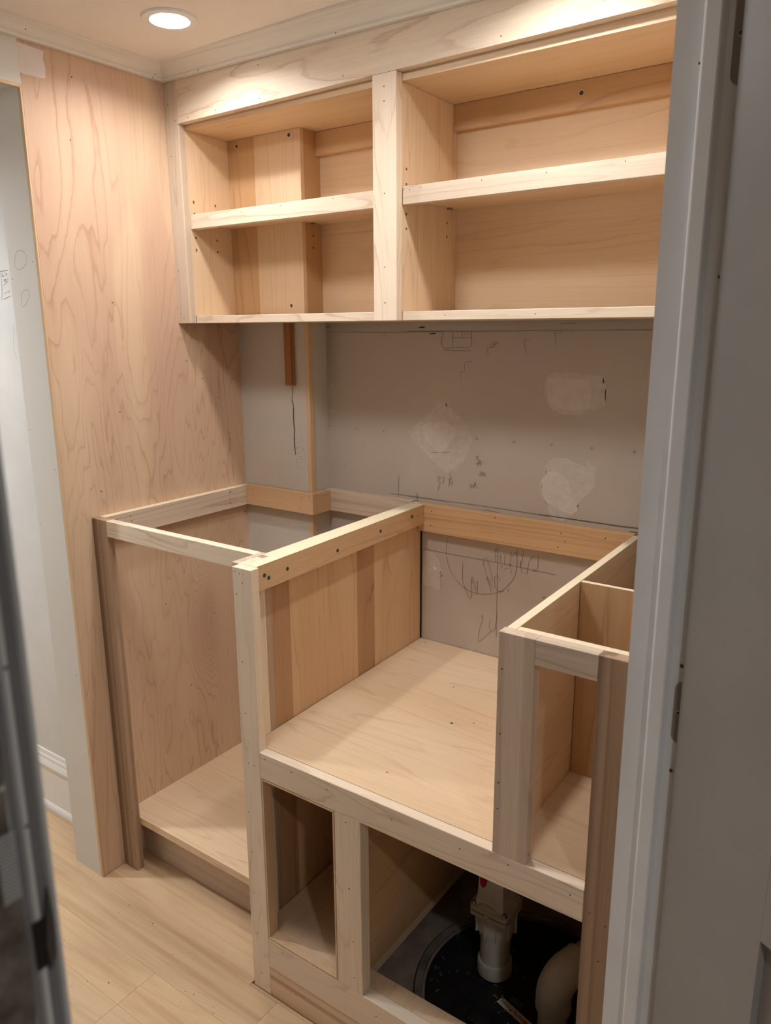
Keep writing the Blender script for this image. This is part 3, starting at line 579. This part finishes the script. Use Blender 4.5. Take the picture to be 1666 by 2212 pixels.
# ------------------------------------------------------------------ left base cabinet
LB = thing('base_cabinet', 'open left base cabinet bay with plywood floor and toe kick against the plywood wall', 'cabinet', (.25, -.3, 0))
YL = -.5402
box('stile', .0005, .0507, YL, YL+.0188, 0.0002, .876, brownmaple['z'], LB)
box('top_rail', .0509, .4960, YL, YL+.0188, .8402, .876, maple['x'], LB)
prism('floor_panel', [(.0006, YL+.0192), (.4955, YL+.0192), (.4955, -.001), (.2355, -.001), (.2355, -.072), (.0006, -.072)], .1187, .1365, mply['x'], LB, bevel=.0003)
box('toe_kick', .0006, .4955, -.4805, -.4625, .0003, .1184, pinkmaple['x'], LB)
box('side_cleat', .0004, .0203, YL+.0190, -.0716, .8240, .876, pinkmaple['y'], LB, top=ply_edge)
box('chase_cleat', .0206, .2512, -.0892, -.0716, .8250, .8785, orange['x'], LB)
box('chase_side_cleat', .2348, .2507, -.0713, -.0193, .8245, .878, orange['y'], LB)
box('back_cleat', .2350, .4962, -.0190, -.0003, .8240, .879, pinkmaple['x'], LB)
holes(LB, [(.0203, y, z) for y, z in ((-.455, .866), (-.452, .853), (-.448, .84), (-.15, .867), (-.146, .868), (-.149, .851), (-.151, .838), (-.148, .839), (-.082, .864), (-.085, .83))], (1, 0, 0), .0016)
holes(LB, [(x, -.0892, z) for x, z in ((.045, .868), (.046, .85), (.215, .866), (.24, .872), (.21, .838), (.24, .838))], (0, -1, 0), .0013)
holes(LB, [(x, YL, z) for x, z in ((.012, .19), (.03, .165), (.036, .166), (.022, .17), (.03, .79), (.02, .8))], (0, -1, 0), .0013)
holes(LB, [(.32, -.4805, .055), (.12, -.4805, .07)], (0, -1, 0), .0012)

# ------------------------------------------------------------------ middle base unit (partition, raised deck, two lower bays)
MB = thing('sink_base', 'middle base unit with raised maple deck, side partition and two open lower bays', 'cabinet', (.85, -.3, 0))
YM = -.6148
px = lambda y: .527-.0125*(y+.533)/.53
box('corner_stile', .5172, .5622, YM, YM+.0193, .0002, .876, maple['z'], MB)
box('return_strip', .5112, .5285, YM+.0195, -.5480, .0002, .876, maple['z'], MB)
box('filler_block', .4966, .5110, YM+.0195, -.5215, .0002, .876, pinkmaple['z'], MB)
box('bark_strip', .5112, .5281, -.5478, -.5332, .0002, .8755, brownmaple['z'], MB, .0003)
for y0, y1, mt in ((-.533, -.481, leafdark['z']), (-.481, -.264, orange['z']), (-.264, -.199, leafdark['z']), (-.199, -.004, orange['z'])):
    prism('veneer_panel', [(px(y0)-.018, y0), (px(y0), y0), (px(y1), y1), (px(y1)-.018, y1)], .02, .8755, mt, MB, top=ply_edge)
prism('top_cleat', [(.5290, YM+.0196), (.5560, YM+.0196), (.5345, -.0200), (.5158, -.0200), (.5272, -.5330), (.529, -.5332)], .8293, .876, orange['y'], MB, bevel=.0005, top=ply_edge)
cx = lambda y: .5560-.0215*(y+.5952)/.5752
for y, z in ((-.575, .8555), (-.564, .848), (-.513, .851), (-.36, .848), (-.205, .853), (-.075, .858)):
    lathe('cleat_screw', [(0, .0001), (.0018, .0002), (.003, .0005), (.0038, .0003), (.0039, 0)], screwdark, MB, (cx(y)+.0002, y, z), 14, (1, -.037, 0))
prism('deck', [(.5288, YM+.0196), (.5290, -.548), (.5284, -.535), (.5160, -.002), (1.2070, -.002), (1.2070, YM+.0196)], .5130, .5313, mply['x'], MB, bevel=.0002)
box('deck_rail', .5625, 1.1738, YM, YM+.0190, .4795, .5313, maple['x'], MB)
box('lower_stile', .7350, .7906, YM, YM+.0233, .1315, .4793, maple['z'], MB)
box('bottom_rail', .5625, 1.1738, YM, YM+.0233, .0660, .1312, maple['x'], MB)
box('kick_board', .5625, 1.1738, YM, YM+.0233, .0002, .0658, kick, MB, .0003)
stuff_pts = [(.5636, .1330), (.7338, .1330), (.7338, .4782), (.5636, .4782)]
def bead():
    bm = bmesh.new()
    for a0, a1, b0, b1 in ((.5636, .5672, .1328, .4784), (.7306, .7340, .1328, .4784), (.5673, .7305, .1328, .1362), (.5673, .7305, .4750, .4784)):
        m4 = Matrix.Translation(((a0+a1)/2-.65, 0, (b0+b1)/2-.3)) @ Matrix.Diagonal((a1-a0, .0228, b1-b0, 1))
        bmesh.ops.create_cube(bm, size=1, matrix=m4)
    return finish('bead_frame', bm, cornerwood, MB, (.65, YM+.0114, .3), bevel=.0004)
bead()
prism('lower_deck', [(.5288, YM+.0236), (1.2070, YM+.0236), (1.2070, -.5580), (.7690, -.5580), (.7690, -.010), (.5165, -.010), (.529, -.533)], .1130, .1310, mply['y'], MB, bevel=.0002)
box('lower_partition', .7572, .7687, YM+.0236, -.012, .1312, .5128, dply['y'], MB, .0003)
holes(MB, [(x, YM, z) for x, z in ((.523, .868), (.535, .866), (.541, .85), (.526, .827), (.531, .70), (.533, .60), (.534, .50), (.548, .5), (.527, .395), (.53, .31), (.53, .22), (.534, .13), (.54, .04))], (0, -1, 0), .0013)
holes(MB, [(x, YM, z) for x, z in ((.575, .522), (.64, .519), (.72, .515), (.855, .512), (.98, .512), (1.06, .52), (1.155, .515), (.76, .468), (.765, .34), (.772, .235), (.772, .16), (.6, .118), (.63, .04), (.82, .105))], (0, -1, 0), .0014)
holes(MB, [(.72, -.19, .5313), (.79, -.535, .5313), (.84, -.02, .5313), (.865, -.03, .5313), (.83, -.30, .5313), (.54, -.02, .5313)], (0, 0, 1), .0019)
lathe('deck_screw', [(0, .0002), (.0018, .0002), (.0026, .0006), (.003, .0)], dsteel, MB, (.795, -.325, .5313), 14)

# ------------------------------------------------------------------ right base unit
RB = thing('base_cabinet', 'narrow right base unit with open top and tall framed opening beside the door jamb', 'cabinet', (1.13, -.3, .5313))
prism('partition', [(1.0365, YM+.0196), (1.0505, YM+.0196), (1.0405, -.0197), (1.0268, -.0197)], .5316, .8757, mply['y'], RB, bevel=.0002, top=ply_edge)
box('stile', 1.0337, 1.0876, YM, YM+.0193, .5316, .876, pinkmaple['z'], RB)
box('top_rail', 1.0878, 1.1736, YM, YM+.0193, .8394, .876, pinkmaple['x'], RB)
box('end_stile', 1.1740, 1.2196, YM, YM+.0193, .0002, .876, brownmaple['z'], MB)
box('end_panel', 1.2076, 1.2198, YM+.0196, -.0200, .0005, .5125, dply['z'], MB, .0003)
box('stretcher', 1.0510, 1.2072, YM+.0196, YM+.0316, .8420, .8757, mply['x'], RB, .0003, top=ply_edge)
box('divider_panel', 1.0474, 1.2072, -.3515, -.3425, .5316, .8757, dply['z'], RB, .0003, top=ply_edge)
box('end_panel', 1.2076, 1.2198, YM+.0196, -.0200, .5316, .8757, dply['z'], RB, .0003, top=ply_edge)
holes(RB, [(1.0405, YM, z) for z in (.822, .724, .647, .605)]+[(1.184, YM, .5), (1.206, YM, .49), (1.2, YM, .43)], (0, -1, 0), .0015)
holes(RB, [(1.0876, -.608, .545)], (1, 0, 0), .0018)

# pine cleat on the back wall
t = thing('wall_cleat', 'long knotty pine cleat screwed level to the bare back wall above the raised deck', 'board', (.77, -.01, .81))
box('pine_board', .5172, 1.0262, -.0193, -.0004, .8106, .8765, pine, t)
holes(t, [(x, -.0193, z) for x, z in ((.555, .862), (.553, .828), (.875, .857), (.885, .841), (.87, .826), (.97, .861), (.72, .87))], (0, -1, 0), .0016)

# ------------------------------------------------------------------ sump pit under the deck
PX, PY = .977, -.330
t = thing('sump_lid', 'round black plastic sump lid with bolts and a label, sunk in the concrete floor', 'lid', (PX, PY, 0))
lathe('basin_rim', [(.205, .001), (.2055, .0075), (.211, .0095), (.2195, .009), (.2215, .005), (.222, 0)], rimgrey, t, (PX, PY, 0), 72)
lathe('lid', [(0, .0035), (.12, .0035), (.17, .003), (.19, .0045), (.1985, .004), (.2, .0005)], blackp, t, (PX, PY, 0), 72)
for a in (118, 165, 205, 240, 282, 330, 20, 70):
    q = math.radians(a)
    lathe('bolt', [(0, .0075), (.0035, .0075), (.0045, .0065), (.0055, .006), (.0055, 0)], dsteel, t, (PX+.19*math.cos(q), PY+.19*math.sin(q), .0035), 6, None, False)
box('ridge', .86, .93, -.405, -.398, .0035, .009, bluep, t, .001); box('ridge', .845, .90, -.36, -.354, .0035, .008, bluep, t, .001)
box('handle_plate', .905, .95, -.448, -.405, .0035, .012, blackp, t, .003)
la = math.atan2(.29, -.957)
def rot_box(name, cx, cy, lx, ly, z0, z1, mat, parent):
    u = Vector((math.cos(la), math.sin(la))); v = Vector((-u.y, u.x)); c0 = Vector((cx, cy))
    q = [c0+u*a*lx/2+v*b*ly/2 for a, b in ((-1, -1), (1, -1), (1, 1), (-1, 1))]
    return prism(name, [(p.x, p.y) for p in q], z0, z1, mat, parent)
lb = rot_box('label', .983, -.3825, .094, .0162, .0035, .0041, labelm, t)
rot_box('label_logo', 1.004, -.3905, .014, .010, .0041, .0043, labelorange, lb)
def text(name, s, x, y, z, size, mat, parent, rot):
    cu = bpy.data.curves.new(name, 'FONT'); cu.body = s; cu.size = size; cu.align_x = 'CENTER'; cu.align_y = 'CENTER'
    tmp = bpy.data.objects.new(name, cu); COL.objects.link(tmp)
    dg = bpy.context.evaluated_depsgraph_get(); me = bpy.data.meshes.new_from_object(tmp.evaluated_get(dg))
    bpy.data.objects.remove(tmp); me.materials.clear(); me.materials.append(mat)
    o = bpy.data.objects.new(name, me); link(o, (x, y, z), parent); o.rotation_euler = (0, 0, rot); return o
text('label_lettering', 'Liberty Pumps', .972, -.3795, .00445, .0112, labelink, lb, la)
text('embossed_number', 'S380', .968, -.3565, .0047, .014, embossm, t, la)
# debris scraps on the lid
for k in range(26):
    a, r = random.uniform(1.9, 4.6), random.uniform(.05, .18)
    s = random.uniform(.0015, .006)
    pass
bm = bmesh.new()
for k in range(60):
    a, r = random.uniform(1.7, 4.9), random.uniform(.04, .19); s = random.uniform(.001, .005)
    m4 = Matrix.Translation((r*math.cos(a), r*math.sin(a), .0005)) @ Matrix.Rotation(random.uniform(0, 3), 4, 'Z') @ Matrix.Diagonal((s*2.2, s*.5, .001, 1))
    bmesh.ops.create_cube(bm, size=1, matrix=m4)
stuff(finish('debris', bm, rimgrey, t, (PX, PY, .004)))

t = thing('check_valve', 'white plastic discharge pipe rising from the sump lid to a square bolted check valve', 'pipe', (.8965, -.311, 0))
ax, ay = .8965, -.311
lathe('pipe', [(0, .0045), (.0301, .0045), (.0301, .12), (0, .12)], pvc, t, (ax, ay, 0), 40)
lathe('base_collar', [(.0302, .004), (.0345, .004), (.0352, .008), (.0352, .030), (.0335, .0345), (.0302, .0355)], pvc, t, (ax, ay, 0), 40)
lathe('lower_band', [(.0302, .003), (.0358, .003), (.0358, .006), (.0302, .0065)], rubber, t, (ax, ay, 0), 40)
lathe('sleeve', [(.0302, .092), (.0335, .095), (.0345, .112), (.0345, .125), (.0302, .125)], pvc, t, (ax, ay, 0), 40)
hub = lathe('hub', [(.034, .110), (.0382, .110), (.0395, .150), (.034, .152)], pvc, t, (ax, ay, 0), 40)
for k in range(10):
    q = k*2*math.pi/10+.2
    prism('rib', [(ax+math.cos(q)*.0375+math.cos(q+1.57)*.0012, ay+math.sin(q)*.0375+math.sin(q+1.57)*.0012), (ax+math.cos(q)*.0425+math.cos(q+1.57)*.0012, ay+math.sin(q)*.0425+math.sin(q+1.57)*.0012), (ax+math.cos(q)*.0425-math.cos(q+1.57)*.0012, ay+math.sin(q)*.0425-math.sin(q+1.57)*.0012), (ax+math.cos(q)*.0375-math.cos(q+1.57)*.0012, ay+math.sin(q)*.0375-math.sin(q+1.57)*.0012)], .107, .150, pvc, hub)
def rsq(h, r, n=6):
    P = []
    for sx, sy2, a0 in ((1, 1, 0), (-1, 1, 90), (-1, -1, 180), (1, -1, 270)):
        for k in range(n+1):
            a = math.radians(a0+90*k/n); P.append((ax+sx*(h-r)+r*math.cos(a), ay+sy2*(h-r)+r*math.sin(a)))
    return P
prism('lower_flange', rsq(.0405, .009), .149, .1575, pvc, t, bevel=.0008)
prism('gasket', rsq(.0395, .009), .1576, .1598, rubber, t)
prism('upper_flange', rsq(.0405, .009), .1599, .170, pvc, t, bevel=.0012)
for sx in (-1, 1):
    for sy2 in (-1, 1):
        lathe('flange_bolt', [(0, .0062), (.0025, .006), (.0045, .004), (.0052, .0), (0, 0)], steel, t, (ax+sx*.033, ay+sy2*.033, .170), 18)
bm = bmesh.new()
V = [[bm.verts.new((sx*h, sy2*d, z)) for sx, sy2 in ((-1, -1), (1, -1), (1, 1), (-1, 1))] for h, d, z in ((.0315, .0325, 0), (.0285, .029, .012), (.0265, .027, .05), (.0255, .026, .15))]
for A, B in zip(V, V[1:]):
    for k in range(4): bm.faces.new((A[k], A[(k+1) % 4], B[(k+1) % 4], B[k]))
bm.faces.new(V[-1])
body = finish('valve_body', bm, pvc, t, (ax, ay, .170), bevel=.004)
prism('flange_web', [(ax-.026, .1702), (ax-.012, .1785), (ax+.004, .1785), (ax+.024, .1702)], ay-.0385, ay-.028, pvc, t, 'y', bevel=.001)
prism('red_tab', [(ax-.0225, .256), (ax-.0215, .218), (ax-.0165, .2115), (ax-.0105, .216), (ax-.002, .256)], ay-.0310, ay-.024, red, t, 'y', bevel=.0006)
prism('clip', [(ax-.004, .1535), (ax-.004, .166), (ax+.003, .166), (ax+.003, .1535)], ay-.0425, ay-.040, pvc, t, 'y', bevel=.0005)
lathe('upper_pipe', [(0, .305), (.0301, .305), (.0301, .50), (0, .50)], pvc, t, (ax, ay, 0), 40)

t = thing('vent_pipe', 'white plastic vent pipe with an elbow turning back, right of the check valve', 'pipe', (1.047, -.370, 0))
bx, by = 1.047, -.370; dd = Vector((.42, .9, .10)).normalized()
tube('riser', [(bx, by, .0045), (bx, by, .075)], .0270, pvc, t)
el = [Vector((bx, by, .052)), Vector((bx, by, .0521)), Vector((bx, by, .078))]
c0 = Vector((bx, by, .078)); Rr = .042
hd = Vector((dd.x, dd.y, 0)).normalized()
for k in range(1, 10):
    a = math.radians(84*k/9); el.append(c0+hd*(Rr*(1-math.cos(a)))+Vector((0, 0, Rr*math.sin(a))))
e_end = el[-1]; dir_e = (el[-1]-el[-2]).normalized(); el += [e_end+dir_e*.026, e_end+dir_e*.0262]
tube('elbow', el, [.0272]+[.0325]+[.0325]*(len(el)-3)+[.0272], pvc, t)
pe = e_end+dir_e*.0255
tube('primer_ring', [pe, pe+dir_e*.0016], .0300, purple, t)
tube('vent_run', [e_end+dir_e*.01, e_end+dir_e*.20], .0270, pvc, t)

# crumbs and a curl of shaving on the planks
bm = bmesh.new()
for k in range(34):
    x, y = random.uniform(.1, .55), random.uniform(-.86, -.62); s = random.uniform(.0006, .0014)
    bmesh.ops.create_cube(bm, size=1, matrix=Matrix.Translation((x, y, s*.3)) @ Matrix.Rotation(random.uniform(0, 3), 4, 'Z') @ Matrix.Diagonal((s*2, s, s*.6, 1)))
o = stuff(finish('sawdust_crumbs', bm, dark, None, (0, 0, 0.0001))); tag(o, 'dark crumbs of sawdust scattered over the floor planks', 'crumbs')
